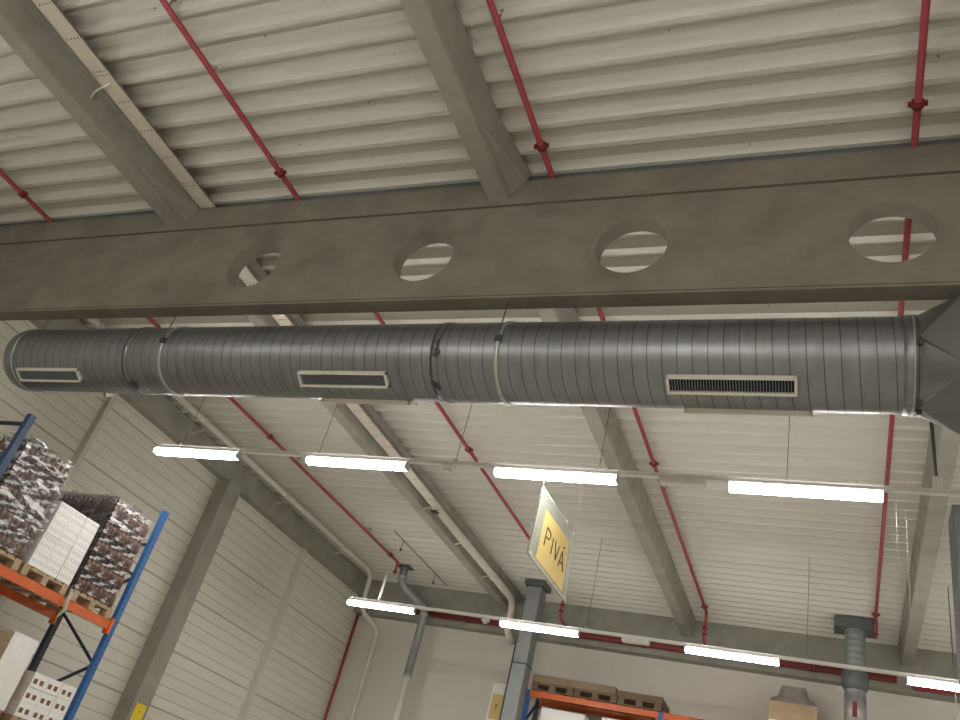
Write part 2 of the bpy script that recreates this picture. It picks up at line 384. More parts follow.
# ------------------------------------------------------------------ the big spiral duct
dy, dz, R = 6.12, 4.247, .392
D = thing('spiral_duct', (-4.3, dy, dz - R), 'big round galvanised spiral air duct hung below the pierced girder', 'duct')
def helix(x0, x1):
    b = MB(); seg = 40; pit = .1265
    prof = [(0, 0.0), (.1135, 0.0), (.1145, 0.0), (.121, 0.0), (.1215, 0.0)]
    rings = []; x = x0
    i = 0
    while True:
        base = x0 + (i // 5) * pit; px, pr = prof[i % 5]
        if base + px > x1: break
        n = len(b.v)
        for k in range(seg):
            t = 2 * pi * k / seg
            xx = min(max(base + px + pit * (k / seg - .5) , x0), x1)
            b.v.append((xx, dy + (R + pr) * math.cos(t), dz + (R + pr) * math.sin(t)))
        rings.append((n, i % 5)); i += 1
    for (a, ia), (c, ic) in zip(rings, rings[1:]):
        for k in range(seg):
            k2 = (k + 1) % seg
            if k2 == 0:
                continue
            b.face([a + k, a + k2, c + k2, c + k], 1 if ia in (1, 2, 3) else 0, ia in (0, 4))
    # close the helix where angle wraps: ring i joins ring i+5
    for j in range(len(rings) - 6):
        a = rings[j + 5][0] ; c = rings[j + 6][0]; a2 = rings[j][0]; c2 = rings[j + 1][0]
        b.face([a2 + seg - 1, a, c, c2 + seg - 1], 1 if rings[j][1] in (1, 2, 3) else 0)
    return b
helix(-9.4, .50).build('duct_tube', ['galv', 'galvseam'], D, fix=True)
def ring(x0, x1, r, m, name, parent=D, seg=48, caps=True, ridge=False):
    b = MB().tube([(x0, dy, dz), (x1, dy, dz)], r, seg, 0, caps); return b.build(name, m, parent)
# rounded end cap at the left
b = MB().tube([(-9.56, dy, dz), (-9.55, dy, dz), (-9.515, dy, dz), (-9.46, dy, dz), (-9.39, dy, dz), (-9.32, dy, dz)], R, 48, rs=[.30, .345, .378, .392, .40, .40])
b.build('end_cap', 'galv', D)
ring(-9.35, -9.33, R + .011, 'galvlight', 'rim')
ring(-7.53, -7.47, R + .009, 'galv', 'collar'); ring(-7.535, -7.528, R + .011, 'galvseam', 'seam')
ring(-3.61, -3.54, R + .009, 'galv', 'collar'); ring(-3.615, -3.607, R + .011, 'galvseam', 'seam')
ring(.40, .50, R + .010, 'galv', 'collar'); ring(.465, .475, R + .014, 'galvlight', 'rim')
# soot smudges on the tube (thin shapes hugging the surface)
def smudge(x, ang, w, h, n=5):
    b = MB()
    for _ in range(n):
        cx = x + random.uniform(-w, w); ca = ang + random.uniform(-h, h); rx = random.uniform(.02, .05); ra = random.uniform(.05, .13)
        m = len(b.v)
        for k in range(12):
            t = 2 * pi * k / 12; rr = random.uniform(.6, 1.2); a = ca + ra * rr * math.sin(t)
            b.v.append((cx + rx * rr * math.cos(t), dy + (R + .0098) * math.cos(a), dz + (R + .0098) * math.sin(a)))
        b.face([m + k for k in range(12)])
    b.build('soot_mark', 'smudge', D, fix=False)
front = math.atan2(-.570, -.8215)
smudge(-7.46, front + .75, .05, .12, 5); smudge(-3.55, front - .35, .012, .2, 5); smudge(-3.57, front + .6, .02, .1, 3)
# straps and hanger rods
for x in (-6.98, -2.94):
    MB().tube([(x - .018, dy, dz), (x + .018, dy, dz)], R + .013, 48).build('strap', 'galvlight', D)
    for s in (-1, 1):
        yy = dy + s * (R + .018)
        if s < 0: MB().tube([(x, yy, dz - .0), (x, yy, 4.65)], .0065, 6).build('hanger_rod', 'wire', D)
        MB().box(x - .03, x + .03, yy - .012, yy + .012, dz - .03, dz + .03).build('clip', 'dark', D)
MB().tube([(-9.34, dy - .2, dz + .34), (-9.34, dy - .2, ZR)], .006, 6).build('hanger_rod', 'wire', D)
# air grilles, front-low and back-low
def grille(cx, L, side):
    a = math.radians(59.5)
    nrm = Vector((0, -math.cos(a) * side, -math.sin(a))); tang = Vector((0, -nrm.z, nrm.y)) * side
    ctr = Vector((cx, dy, dz)) + nrm * (R + .014); xh = Vector((1, 0, 0))
    def bx(b, u0, u1, v0, v1, w0, w1):
        n = len(b.v)
        for w in (w0, w1):
            for v in (v0, v1):
                for u in (u0, u1): b.v.append(tuple(ctr + xh * u + tang * v + nrm * w))
        for q in ((0,2,3,1), (4,5,7,6), (0,1,5,4), (2,6,7,3), (0,4,6,2), (1,3,7,5)): b.face([n + i for i in q])
    h = .082; w = L / 2; t = .022
    b = MB(); bx(b, -w, w, -h, -h + t, -.03, .022); bx(b, -w, w, h - t, h, -.03, .022); bx(b, -w, -w + t, -h, h, -.03, .022); bx(b, w - t, w, -h, h, -.03, .022)
    g = b.build('grille', 'grille', D)
    b = MB(); n = int(L / .024)
    for i in range(1, n): u = -w + t + (L - 2 * t) * i / n; bx(b, u - .0025, u + .0025, -h + t, h - t, -.008, .014)
    b.build('fins', 'fin', g)
    b = MB(); bx(b, -w + .004, w - .004, -h + .004, h - .004, -.05, -.012); b.build('opening', 'black', g)
for cx in (-8.73, -4.60, -.873): grille(cx, 1.03, 1); grille(cx + .10, 1.03, -1)
# round-to-square transition and square duct
b = MB(); seg = 48; bx0, bx1 = .50, .80; Y_0, Y_1, Z_0, Z_1 = 5.56, 6.50, 3.86, 4.52
c = MB()
for k in range(seg):
    t = 2 * pi * k / seg; b.v.append((bx0, dy + (R + .004) * math.cos(t), dz + (R + .004) * math.sin(t)))
corners = [(Y_1, Z_1), (Y_0, Z_1), (Y_0, Z_0), (Y_1, Z_0)]
for c_ in corners: b.v.append((bx1, c_[0], c_[1]))
for k in range(seg):
    q_ = k // (seg // 4); b.face([k, (k + 1) % seg, seg + q_], 0, True)
# flat triangles get vertices of their own so their edges stay crisp
for q_ in range(4):
    k = q_ * (seg // 4); n = len(b.v); b.v += [b.v[k], b.v[seg + (q_ - 1) % 4], b.v[seg + q_]]; b.face([n, n + 1, n + 2])
b.build('transition', 'galvflat', D)
MB().box(bx1, 3.2, Y_0, Y_1, Z_0, Z_1).build('square_duct', 'galvflat', D)
for t in (front - .45, front + .79, front + 1.1):
    MB().box(.49, .53, dy + R * math.cos(t) - .025, dy + R * math.cos(t) + .01, dz + R * math.sin(t) - .03, dz + R * math.sin(t) + .03).build('bracket', 'dark', D)

# ------------------------------------------------------------------ lamps and rails
def lamp_proto(L, loc, label, group):
    x, y, z = loc
    g = thing('batten_lamp', loc, label, 'lamp', group)
    MB().box(x + .0, x + L, y - .045, y + .045, z + .075, z + .105).build('housing', 'housing', g)
    MB().prism([(y - .045, z), (y + .045, z), (y + .068, z + .02), (y + .068, z + .055), (y + .055, z + .075), (y - .055, z + .075), (y - .068, z + .055), (y - .068, z + .02)], x + .012, x + L - .012, 'x').build('diffuser', 'glow', g)
    for a in (x, x + L - .012): MB().prism([(y - .047, z - .002), (y + .047, z - .002), (y + .07, z + .02), (y + .07, z + .057), (y + .055, z + .076), (y - .055, z + .076), (y - .07, z + .057), (y - .07, z + .02)], a, a + .012, 'x').build('end_cap', 'housing', g)
    return g
lz = 4.36
rows = [(8.75, [-9.63, -6.86, -4.04, -1.21, 1.59, 4.38, 7.17], 'near row of strip lamps'), (15.15, [-9.54, -6.10, -2.59, .89, 4.37, 7.84], 'far row of strip lamps'),
        (1.35, [-9.57, -6.1, -2.6, .9, 4.4, 7.9], 'added row of unseen strip lamps over the viewer'), (-5.0, [-9.57, -6.1, -2.6, .9, 4.4, 7.9], 'added row of unseen strip lamps behind the viewer')]  # these two rows are out of view, added to light the hall
names = [['leftmost lit strip lamp of the near row, under the left end of the duct', 'second lit strip lamp of the near row, below the middle air grille', 'third lit strip lamp of the near row, right above the yellow hanging sign', 'longest-looking lit strip lamp of the near row, below the right air grille', 'strip lamp of the near row, first beyond the right beam', 'strip lamp of the near row, second beyond the right beam', 'strip lamp of the near row at the right wall end'],
         ['leftmost lit strip lamp of the far row, in front of the cream pipe corner', 'lit strip lamp of the far row crossing the steel box column', 'lit strip lamp of the far row left of the round upright duct', 'lit strip lamp at the right edge, in front of the far wall', 'strip lamp of the far row, second from its right end', 'strip lamp of the far row at its right end']]
proto = None
for ri, (y, xs, grp) in enumerate(rows):
    for li, x in enumerate(xs):
        lab = names[ri][li] if ri < 2 else ('added unseen strip lamp on the rail ' + ('above' if ri == 2 else 'behind') + ' the viewer')
        if proto is None: proto = lamp_proto(1.57, (x, y, lz), lab, grp)
        else: copy_tree(proto, (x, y, lz), lab, group=grp)
    rl = ['white lamp rail of the near row below the duct', 'white lamp rail of the far row near the far wall', 'added unseen white lamp rail above the viewer', 'added unseen white lamp rail behind the viewer'][ri]
    xs0 = xs[0] + .0
    g = thing('lamp_rail', (1., y, lz + .105), rl, 'rail')
    MB().box(xs0, 11., y - .032, y + .032, lz + .107, lz + .16).build('rail', 'rail', g)
    hx = [[-9.2, -6.73, -4.62, -2.72, -.6, 2.2, 5., 8.], [-4.4, -.6, 2.2, 5., 8.], [-8, -4, 0, 4, 8], [-8, -4, 0, 4, 8]][ri]
    for x in hx:
        MB().tube([(x, y, lz + .18), (x, y, ZR)], .005, 6).build('hanging_wire', 'wire', g)
        MB().box(x - .02, x + .02, y - .035, y + .035, lz + .15, lz + .195).build('clip', 'housing', g)

def detector(x, y, label):
    g = thing('smoke_detector', (x, y, lz - .0), label, 'detector')
    MB().tube([(x, y, lz + .107), (x, y, lz + .05), (x, y, lz + .045)], .07, 18, rs=[.075, .085, .06]).build('base', 'rail', g)
    MB().tube([(x, y, lz + .05), (x, y, lz - .0)], .05, 18, rs=[.055, .04]).build('lens', 'cord', g)
detector(-4.70, 8.75, 'round white detector on the near lamp rail')
detector(-6.42, 15.15, 'round white detector on the far lamp rail left of the steel box column')
def blank(x, y, L, label):
    g = thing('emergency_light', (x, y, lz + .03), label, 'emergency light')
    MB().bbox(x, x + L, y - .06, y + .06, lz + .03, lz + .106, .008).build('body', 'cord', g)
    MB().box(x + .03, x + L - .03, y - .05, y + .05, lz + .024, lz + .03).build('cover', 'rail', g)
blank(-1.98, 8.75, .52, 'flat white box fixed under the near lamp rail'); blank(-3.72, 15.15, .5, 'flat white box fixed under the far lamp rail')
# cable drop and thin cords on the right
g = thing('cable_drop', (.86, 8.75, lz + .16), 'dark cable bundle dropping from the roof to the near lamp rail', 'cable')
MB().tube([(.82, 8.75, ZR), (.83, 8.75, 5.6), (.855, 8.75, 4.66)], .02, 8, rs=[.028, .024, .014]).build('cable', 'dark', g)
MB().box(.82, .90, 8.72, 8.78, lz + .16, lz + .30).build('plug', 'cord', g)
for x, z0, z1 in ((.56, 3.2, 4.46), (.47, 3.6, 4.46)):
    tag(MB().tube([(x, 8.79, z1), (x + .01, 8.79, z0)], .0035, 5).build('sign_cord', 'cord'), 'thin white cord hanging from the near rail, ' + ('right' if x > .5 else 'left') + ' one of the pair', 'cord')
g = thing('riser_duct', (1.5, 10.3, ZF), 'dark upright square duct at the right edge, rising behind the near rail', 'duct')
MB().bbox(1.12, 1.75, 10.0, 10.5, ZF, 5.0, .015).build('duct_body', 'darkgalv', g)
for zz in (1.,): MB().box(1.10, 1.77, 9.98, 10.52, zz, zz + .05).build('flange', 'dark', g)
for (x, y) in ((1.62, 15.8), (1.75, 17.0)):
    tag(MB().tube([(x, y, 6.3), (x + .02, y, 2.2)], .009, 5).build('pull_chain', 'wire'), 'thin dark chain hanging at right of the right beam, ' + ('nearer' if y < 16 else 'farther') + ' one', 'chain')
g = thing('ceiling_rod', (-9.3, 17., 6.22), 'thin threaded rod hung level under the roof left of the vent pipe', 'rod')
MB().tube([(-9.3, 15.7, 6.28), (-9.3, 19.0, 6.28)], .012, 6).build('rod', 'wire', g)
for yy in (16.2, 18.2): MB().tube([(-9.3, yy, 6.28), (-9.3, yy, 6.05)], .008, 5).tube([(-9.3, yy, 6.08), (-9.3, yy, 6.02)], .025, 8).build('drop', 'dark', g)
tag(MB().tube([(-8.85, 15.15, lz + .16), (-8.85, 15.15, 5.1)], .03, 8).build('rail_stem', 'rail'), 'short white stem standing on the leftmost lamp of the far row', 'stem')

# ------------------------------------------------------------------ ducts, column and pipes at the far wall
g = thing('vent_pipe', (-9.7, 18.2, ZF), 'bent galvanised vent pipe in front of the far wall left of centre', 'pipe')
MB().tube([(-10.12, 18.1, 6.34), (-10.12, 18.1, 6.05), (-10.1, 18.12, 5.93), (-10.0, 18.22, 5.80), (-9.65, 18.55, 5.58), (-9.58, 18.68, 5.5), (-9.56, 18.7, 5.38), (-9.56, 18.7, 3.9)], .10, 14).build('pipe', 'galvblue', g)
MB().tube([(-9.56, 18.7, 3.9), (-9.56, 18.7, ZF)], .098, 14).build('lower_pipe', 'pvc', g)
MB().box(-10.3, -9.94, 17.95, 18.25, 6.31, 6.33).build('roof_plate', 'plate', g)
for p, q_ in (((-10.12, 18.1, 6.03), (-10.12, 18.1, 6.07)), ((-9.56, 18.7, 5.36), (-9.56, 18.7, 5.40)), ((-9.56, 18.7, 3.88), (-9.56, 18.7, 3.93))):
    MB().tube([p, q_], .112, 14).build('collar', 'galvlight', g)
g = thing('steel_column', (-6.6, 18.4, ZF), 'grey steel box column with a dark head plate before the far wall', 'column')
MB().bbox(-6.78, -6.45, 18.02, 18.42, ZF, 6.2, .01).build('shaft', 'galvblue', g)
MB().box(-6.86, -6.37, 17.96, 18.48, 6.22, 6.33).build('head_plate', 'plate', g)
for zz in (4.42,): MB().box(-6.79, -6.44, 18.01, 18.43, zz, zz + .03).build('joint', 'dark', g)
MB().box(-6.80, -6.782, 18.0, 18.05, ZF, 5.0).build('edge_strip', 'dark', g)
g = thing('round_duct', (.17, 18.2, ZF), 'upright round spiral duct with a dark square roof plate at right', 'duct')
b = MB(); zz = 2.0; pts = []; rs = []
while zz < 6.3:
    pts += [(.17, 18.2, zz), (.17, 18.2, zz + .10), (.17, 18.2, zz + .11), (.17, 18.2, zz + .12)]; rs += [.19, .19, .196, .196]; zz += .13
b.tube([(.17, 18.2, ZF)] + pts + [(.17, 18.2, 6.3)], .19, 24, rs=[.19] + rs + [.19]); b.build('duct_tube', 'galvblue', g)
MB().box(-.22, .58, 17.95, 18.5, 6.12, 6.33).build('roof_plate', 'plate', g)
MB().tube([(.17, 18.2, 4.95), (.17, 18.2, 5.02), (.17, 18.2, 5.28), (.17, 18.2, 5.34)], .24, 24, rs=[.2, .245, .245, .2]).build('collar', 'plate', g)
MB().tube([(.17, 18.2, 4.3), (.17, 18.2, 4.82)], .2, 24).build('sleeve', 'galvlight', g)
MB().box(.12, .20, 17.98, 18.0, 4.42, 4.7).build('label_plate', 'redd', g)

# ------------------------------------------------------------------ hanging PIVA sign
sx = -3.38
A, B_, C_, D_ = Vector((sx, 8.764, 4.267)), Vector((sx, 10.256, 4.355)), Vector((sx, 10.415, 3.422)), Vector((sx, 8.717, 3.38))
g = thing('hanging_sign', (sx, 9.55, 3.38), 'clear plastic pocket sign with a yellow sheet reading PIVÁ, hung from the near rail', 'sign')
def bil(u, v, dx=0.): p = A * (1 - u) * (1 - v) + B_ * u * (1 - v) + C_ * u * v + D_ * (1 - u) * v; return (p.x + dx, p.y, p.z)
def plate(u0, u1, v0, v1, d0, d1, name, m):
    b = MB(); b.v += [bil(u, v, d) for d in (d0, d1) for v in (v0, v1) for u in (u0, u1)]
    for q in ((0,2,3,1), (4,5,7,6), (0,1,5,4), (2,6,7,3), (0,4,6,2), (1,3,7,5)): b.face(list(q))
    return b.build(name, m, g)
plate(0, 1, 0, 1, -.008, .010, 'pocket', 'pocket')
plate(.165, .875, .225, .935, .0115, .0135, 'yellow_sheet', 'yellow')
for a in ((0, 1, 0, .035), (0, 1, .955, 1), (0, .02, .035, .955), (.98, 1, .035, .955)): plate(*a, -.010, .012, 'hem', 'pocketedge')
def stroke(p, q): return MB().tube([bil(*p, .0145), bil(*q, .0145)], .010, 5)
def letter(name, segs):
    b = MB()
    for p, q in segs: b.tube([bil(*p, .0145), bil(*q, .0145)], .010, 5)
    b.build(name, 'ink', g)
t, bt = .42, .68
letter('letter_p', [((.27, t), (.265, bt)), ((.27, t), (.36, t + .01)), ((.36, t + .01), (.385, t + .06)), ((.385, t + .06), (.36, t + .12)), ((.36, t + .12), (.27, t + .13))])
letter('letter_i', [((.455, t + .03), (.45, bt))])
letter('letter_v', [((.52, t + .02), (.575, bt)), ((.575, bt), (.64, t + .02))])
letter('letter_a', [((.665, bt + .02), (.725, t + .04)), ((.725, t + .04), (.80, bt + .02)), ((.685, t + .20), (.775, t + .20)), ((.74, t - .01), (.775, t - .05))])
MB().tube([(sx, 8.77, 4.26), (sx, 8.76, 4.46)], .003, 5).tube([(sx, 10.25, 4.35), (sx, 10.25, ZR)], .003, 5).build('cord', 'cord', g)
for u, v in ((.97, .05), (.72, .03), (.03, .96)): b = MB(); p = bil(u, v, .012); b.box(p[0] - .01, p[0] + .008, p[1] - .03, p[1] + .03, p[2] - .02, p[2] + .02).build('clip', 'cord', g)
# paper sign on the far wall
g = thing('paper_sign', (-7.52, 19.6, 3.5), 'small white sheet with a yellow centre taped to the far wall', 'sign')
MB().box(-7.76, -7.38, 19.685, 19.697, 3.42, 4.30).build('sheet', 'carton', g)
MB().box(-7.71, -7.43, 19.675, 19.684, 3.48, 4.05).build('yellow_sheet', 'yellow', g)
MB().box(-7.59, -7.55, 19.672, 19.675, 3.78, 3.82).box(-7.58, -7.56, 19.672, 19.675, 3.70, 3.78).build('mark', 'ink', g)

# ------------------------------------------------------------------ pallet rack on the left
def pallet(name, x0, x1, y0, y1, z, label, m='wood', group='wooden pallets', along='y'):
    g = thing(name, ((x0 + x1) / 2, (y0 + y1) / 2, z), label, 'pallet', group)
    # stringer blocks
    xs = [x0, (x0 + x1) / 2 - .07, x1 - .14]; ys = [y0, (y0 + y1) / 2 - .05, y1 - .10]
    for x in xs:
        for y in ys: MB().box(x, x + .14, y, y + .10, z + .022, z + .10).build('block', m, g)
    for y in ys: MB().box(x0, x1, y, y + .10, z, z + .022).build('bottom_board', m, g)
    b = MB()
    for x in xs: b.box(x, x + .14, y0, y1, z + .10, z + .122)
    n = 6
    for i in range(n): yy = y0 + (y1 - y0 - .10) * i / (n - 1); b.box(x0, x1, yy, yy + .10, z + .122, z + .144)
    b.build('top_board', m, g)
    return g
rack = thing('pallet_rack', (-10.25, 8.1, ZF), 'blue and orange pallet rack against the left wall', 'rack')
xf, xr = -9.70, -10.78
def upright(x, y, z1, m, h):
    b = MB()
    b.prism([(x - .04, y - .045), (x + .04, y - .045), (x + .04, y + .045), (x - .04, y + .045)], ZF, z1, 'z')
    c = b; z = h
    while z < z1 - .06:
        c.box(x + .039, x + .0415, y - .022, y - .012, z, z + .03, 1).box(x + .039, x + .0415, y + .012, y + .022, z, z + .03, 1); z += .09
    o = b.build('upright', [m, 'dark'], rack)
    MB().box(x - .06, x + .06, y - .06, y + .06, ZF, ZF + .01).build('foot_plate', m, o)
for y in (6.67, 9.53):
    upright(xf, y, 3.76, 'blue' if y > 8 else 'blue_shaded', 1.2); upright(xr, y, 3.76 if y < 8 else 3.3, 'navy', 1.2)
    b = MB(); z = ZF + .15; k = 0
    zs = [3.63, 2.15, 1.40, .40, -.6, -1.4]
    zt_ = 3.63 if y < 8 else 3.2; b.bar((xr, y, zt_), (xf, y, zt_), .04)
    pts = [(xr, 3.1), (xf, 2.7), (xr, 2.05), (xf, 1.40), (xr, .75), (xf, .1), (xr, -.6), (xf, -1.3)]
    for p, q_ in zip(pts, pts[1:]): b.bar((p[0], y, p[1]), (q_[0], y, q_[1]), .035)
    b.build('bracing', 'navy', rack)
for zb in (1.885, .235, -1.35):
    for x, m in ((xf, 'orange'), (xr, 'orange')):
        bm = MB().box(x - .025, x + .025, 6.72, 9.48, zb, zb + .12).build('load_beam', m, rack)
        MB().box(x - .05, x + .05, 9.44, 9.485, zb - .06, zb + .16).build('end_plate', m, bm)
        MB().box(x - .05, x + .05, 6.715, 6.76, zb - .06, zb + .16).build('end_plate', m, bm)
zt = 2.007
py = [(6.80, 7.60), (7.66, 8.46), (8.58, 9.38)]
pallet('wooden_pallet', -10.86, -9.66, *py[0], zt, 'light wooden pallet on the upper beams, left under the brown bottle packs')
pallet('wooden_pallet', -10.86, -9.66, *py[1], zt, 'light wooden pallet on the upper beams under the white cartons')
pallet('wooden_pallet', -10.86, -9.66, *py[2], zt, 'light wooden pallet at the upright end of the upper beams')
zl = .357
pallet('wooden_pallet', -10.86, -9.66, 7.62, 8.42, zl, 'wooden pallet on the lower beams under the wrapped cardboard')
pallet('wooden_pallet', -10.86, -9.66, 8.60, 9.40, zl, 'wooden pallet on the lower beams under the white boxes with brown squares')
# bottle packs
PW, PL, PH = .262, .385, .270      # y, x, z
def pack_proto(loc, label, group, fm):
    x, y, z = loc; g = thing('bottle_pack', loc, label, 'bottle pack', group)
    b = MB(); 
    for i in range(4):
        for j in range(3):
            cx = x - PL / 2 + PL * (i + .5) / 4; cy_ = y - PW / 2 + PW * (j + .5) / 3
            zz = [0, .005, .09, .17, .215, .255]; rr = [.034, .042, .042, .042, .022, .015]
            b.tube([(cx, cy_, z + q_ * .95) for q_ in zz], .04, 8, 0, rs=rr)
            n = len(b.f)
    ob = b.build('bottles', 'amber', g)
    b = MB()
    for i in range(4):
        for j in range(3):
            cx = x - PL / 2 + PL * (i + .5) / 4; cy_ = y - PW / 2 + PW * (j + .5) / 3
            b.tube([(cx, cy_, z + .085), (cx, cy_, z + .165)], .0432, 8)
    b.build('labels', 'amberlabel', ob)
    b = MB()
    for i in range(4):
        for j in range(3):
            cx = x - PL / 2 + PL * (i + .5) / 4; cy_ = y - PW / 2 + PW * (j + .5) / 3
            b.tube([(cx, cy_, z + .235), (cx, cy_, z + .26)], .017, 8)
    b.build('caps', 'cap', ob)
    # crumpled film skin
    rnd = random.Random(hash(group) % 1000 + len(group)); b = MB(); NX, NY, NZ = 9, 7, 7
    def skin(fn, nu, nv):
        n = len(b.v)
        for i in range(nu + 1):
            for j in range(nv + 1): b.v.append(fn(i / nu, j / nv))
        for i in range(nu):
            for j in range(nv): q0 = n + i * (nv + 1) + j; b.face([q0, q0 + 1, q0 + nv + 2, q0 + nv + 1])
    e = lambda: rnd.uniform(-.010, .002)
    hx, hy_ = PL / 2 + .003, PW / 2 + .003
    skin(lambda u, v: (x + hx + e(), y - hy_ + 2 * hy_ * u, z + PH * v), NY, NZ)
    skin(lambda u, v: (x - hx + 2 * hx * u, y - hy_ - e() - .003, z + PH * v), NX, NZ)
    skin(lambda u, v: (x - hx + 2 * hx * u, y + hy_ + e(), z + PH * v), NX, NZ)
    skin(lambda u, v: (x - hx + 2 * hx * u, y - hy_ + 2 * hy_ * v, z + PH + e()), NX, NY)
    b.build('film', fm, g, fix=False)
    return g
def fill(proto, y0, y1, z0, layers, lab, group):
    first = True
    for L in range(layers):
        for j in range(3):
            for i in range(3):
                x = -9.66 - .02 - PL / 2 - i * (PL + .012); y = y0 + (y1 - y0) * (j + .5) / 3; z = z0 + L * (PH + .004)
                lay = ['bottom', 'second', 'third', 'top', 'top'][L] if layers == 4 else ['bottom', 'second', 'third', 'fourth', 'top'][L]
                side = ['left', 'middle', 'right'][j]
                l = '%s, %s layer, %s pack, %s' % (lab, lay, side, ['front row', 'middle row', 'back row'][i])
                if first: proto['label'] = l; proto.location = Vector((x, y, z + EYE)); first = False
                else: copy_tree(proto, (x, y, z), l, group=group)
zb = zt + .144
p1 = pack_proto((-9.9, 7.0, zb), 'x', 'bottle packs on the left pallet', 'film')
fill(p1, 6.80, 7.62, zb, 5, 'dark bottle pack on left pallet', 'bottle packs on the left pallet')
p3 = pack_proto((-9.9, 8.8, zb), 'x', 'bottle packs on the right pallet', 'film')
fill(p3, 8.56, 9.38, zb, 5, 'brown bottle pack by the blue upright', 'bottle packs on the right pallet')
# crumpled film hoods and wraps over the bottle loads
def wrap(name, x0, x1, y0, y1, z0, z1, m, label, amp=.02, seed=1, top=True, near=True):
    rnd = random.Random(seed); b = MB()
    def skin(fn, nu, nv):
        n = len(b.v)
        for i in range(nu + 1):
            for j in range(nv + 1): b.v.append(fn(i / nu, j / nv))
        for i in range(nu):
            for j in range(nv): q0 = n + i * (nv + 1) + j; b.face([q0, q0 + 1, q0 + nv + 2, q0 + nv + 1])
    e = lambda: rnd.uniform(0, amp)
    def edge(v): return z1 - (.03 * math.sin(v * 9 + seed) + .02) if top else z1
    skin(lambda u, v: (x1 + e(), y0 + (y1 - y0) * u, z0 + (edge(u) - z0) * v), 14, 12)
    if near: skin(lambda u, v: (x0 + (x1 - x0) * u, y0 - e(), z0 + (z1 - z0) * v), 16, 12)
    if top: skin(lambda u, v: (x0 + (x1 - x0) * u, y0 + (y1 - y0) * v, z1 + e() - .03 * (v * v)), 14, 12)
    return tag(b.build(name, m, None, fix=False), label, 'plastic film')
wrap('stretch_film', -10.88, -9.652, 6.775, 7.63, zb + .02, zb + 5 * (PH + .004) + .01, 'hood', 'crumpled clear film around the left bottle load', .03, 3)
wrap('stretch_film', -10.88, -9.652, 8.535, 9.40, zb + 1.02, zb + 5 * (PH + .004) + .02, 'hood', 'hazy white crumpled film over the top of the right bottle load', .03, 5, near=False)
wrap('stretch_film', -10.88, -9.655, 8.52, 8.535, zb + .02, zb + 5 * (PH + .004), 'darkfilm', 'dark crumpled film on the left side of the right bottle load', .02, 8, top=False)
# white cartons
def carton_proto(loc, wx, wy, h, label, group, style):
    x, y, z = loc; g = thing('carton', loc, label, 'carton', group)
    b = MB().bbox(x - wx / 2, x + wx / 2, y - wy / 2, y + wy / 2, z, z + h, .006)
    if style == 'slots':
        for r in range(2):
            for k in range(5):
                yy = y - wy / 2 + wy * (k + .7) / 5.6; b.box(x + wx / 2, x + wx / 2 + .002, yy, yy + .010, z + .05 + r * .10, z + .10 + r * .10, 1)
        b.box(x - wx / 2 + .02, x + wx / 2 - .02, y - wy / 2 - .002, y - wy / 2, z + .02, z + .03, 1)
        ms = ['carton', 'mark']
    if style == 'squares':
        for k in (0, 1):
            yy = y - wy / 2 + .03 + k * wy * .42; b.box(x + wx / 2, x + wx / 2 + .002, yy, yy + .062, z + .05, z + .11, 1)
        ms = ['carton', 'window']
    if style == 'tan':
        b.box(x - wx / 2 + .02, x + wx / 2 - .02, y - wy / 2 - .002, y - wy / 2, z + h * .45, z + h * .52, 1)
        ms = ['cardboard', 'wood']
    b.build('box', ms, g)
    return g
def cartons(y0, y1, z0, layers, ny, nx, h, style, lab, group):
    wx = 1.2 / nx - .006; wy = (y1 - y0) / ny - .004; pr = None
    rnd = random.Random(4)
    for L in range(layers):
        for j in range(ny):
            for i in range(nx):
                if L == layers - 1 and style == 'squares' and j == 0 and i == 0 and False: continue
                x = -9.66 - (i + .5) * 1.2 / nx + rnd.uniform(-.008, .008); y = y0 + (y1 - y0) * (j + .5) / ny; z = z0 + L * (h + .001)
                l = '%s, layer %s, %s column, %s' % (lab, ['at the bottom', 'second up', 'third up', 'fourth up', 'fifth up'][L], ['left', 'middle', 'right', 'far right'][j], ['front', 'second row', 'third row', 'back'][i])
                if pr is None: pr = carton_proto((x, y, z), wx, wy, h, l, group, style)
                else: copy_tree(pr, (x, y, z), l)
cartons(7.70, 8.46, zb, 4, 3, 3, .222, 'slots', 'plain white carton with grey dashes', 'white cartons on the middle pallet')
cartons(8.62, 9.40, zl + .144, 3, 3, 3, .180, 'squares', 'white box with brown squares', 'white boxes with brown squares')
cartons(8.02, 8.42, zl + .144, 4, 1, 2, .215, 'tan', 'flat tan cardboard carton', 'tan cartons in white film')
wrap('stretch_film', -10.87, -9.648, 8.01, 8.43, zl + .15, zl + .144 + .88, 'whitefilm', 'white film sheet in front of the tan cartons on the lower level', .008, 11, near=False, top=False)
tag(MB().tube([(-9.66, 8.52, 2.13), (-9.63, 8.53, 2.05), (-9.62, 8.50, 1.95), (-9.62, 8.54, 1.86), (-9.64, 8.5, 1.74)], .03, 8, rs=[.02, .03, .035, .03, .012]).build('film_rag', 'pocketedge'), 'pinkish white scrap of film hanging over the orange beam', 'film scrap')

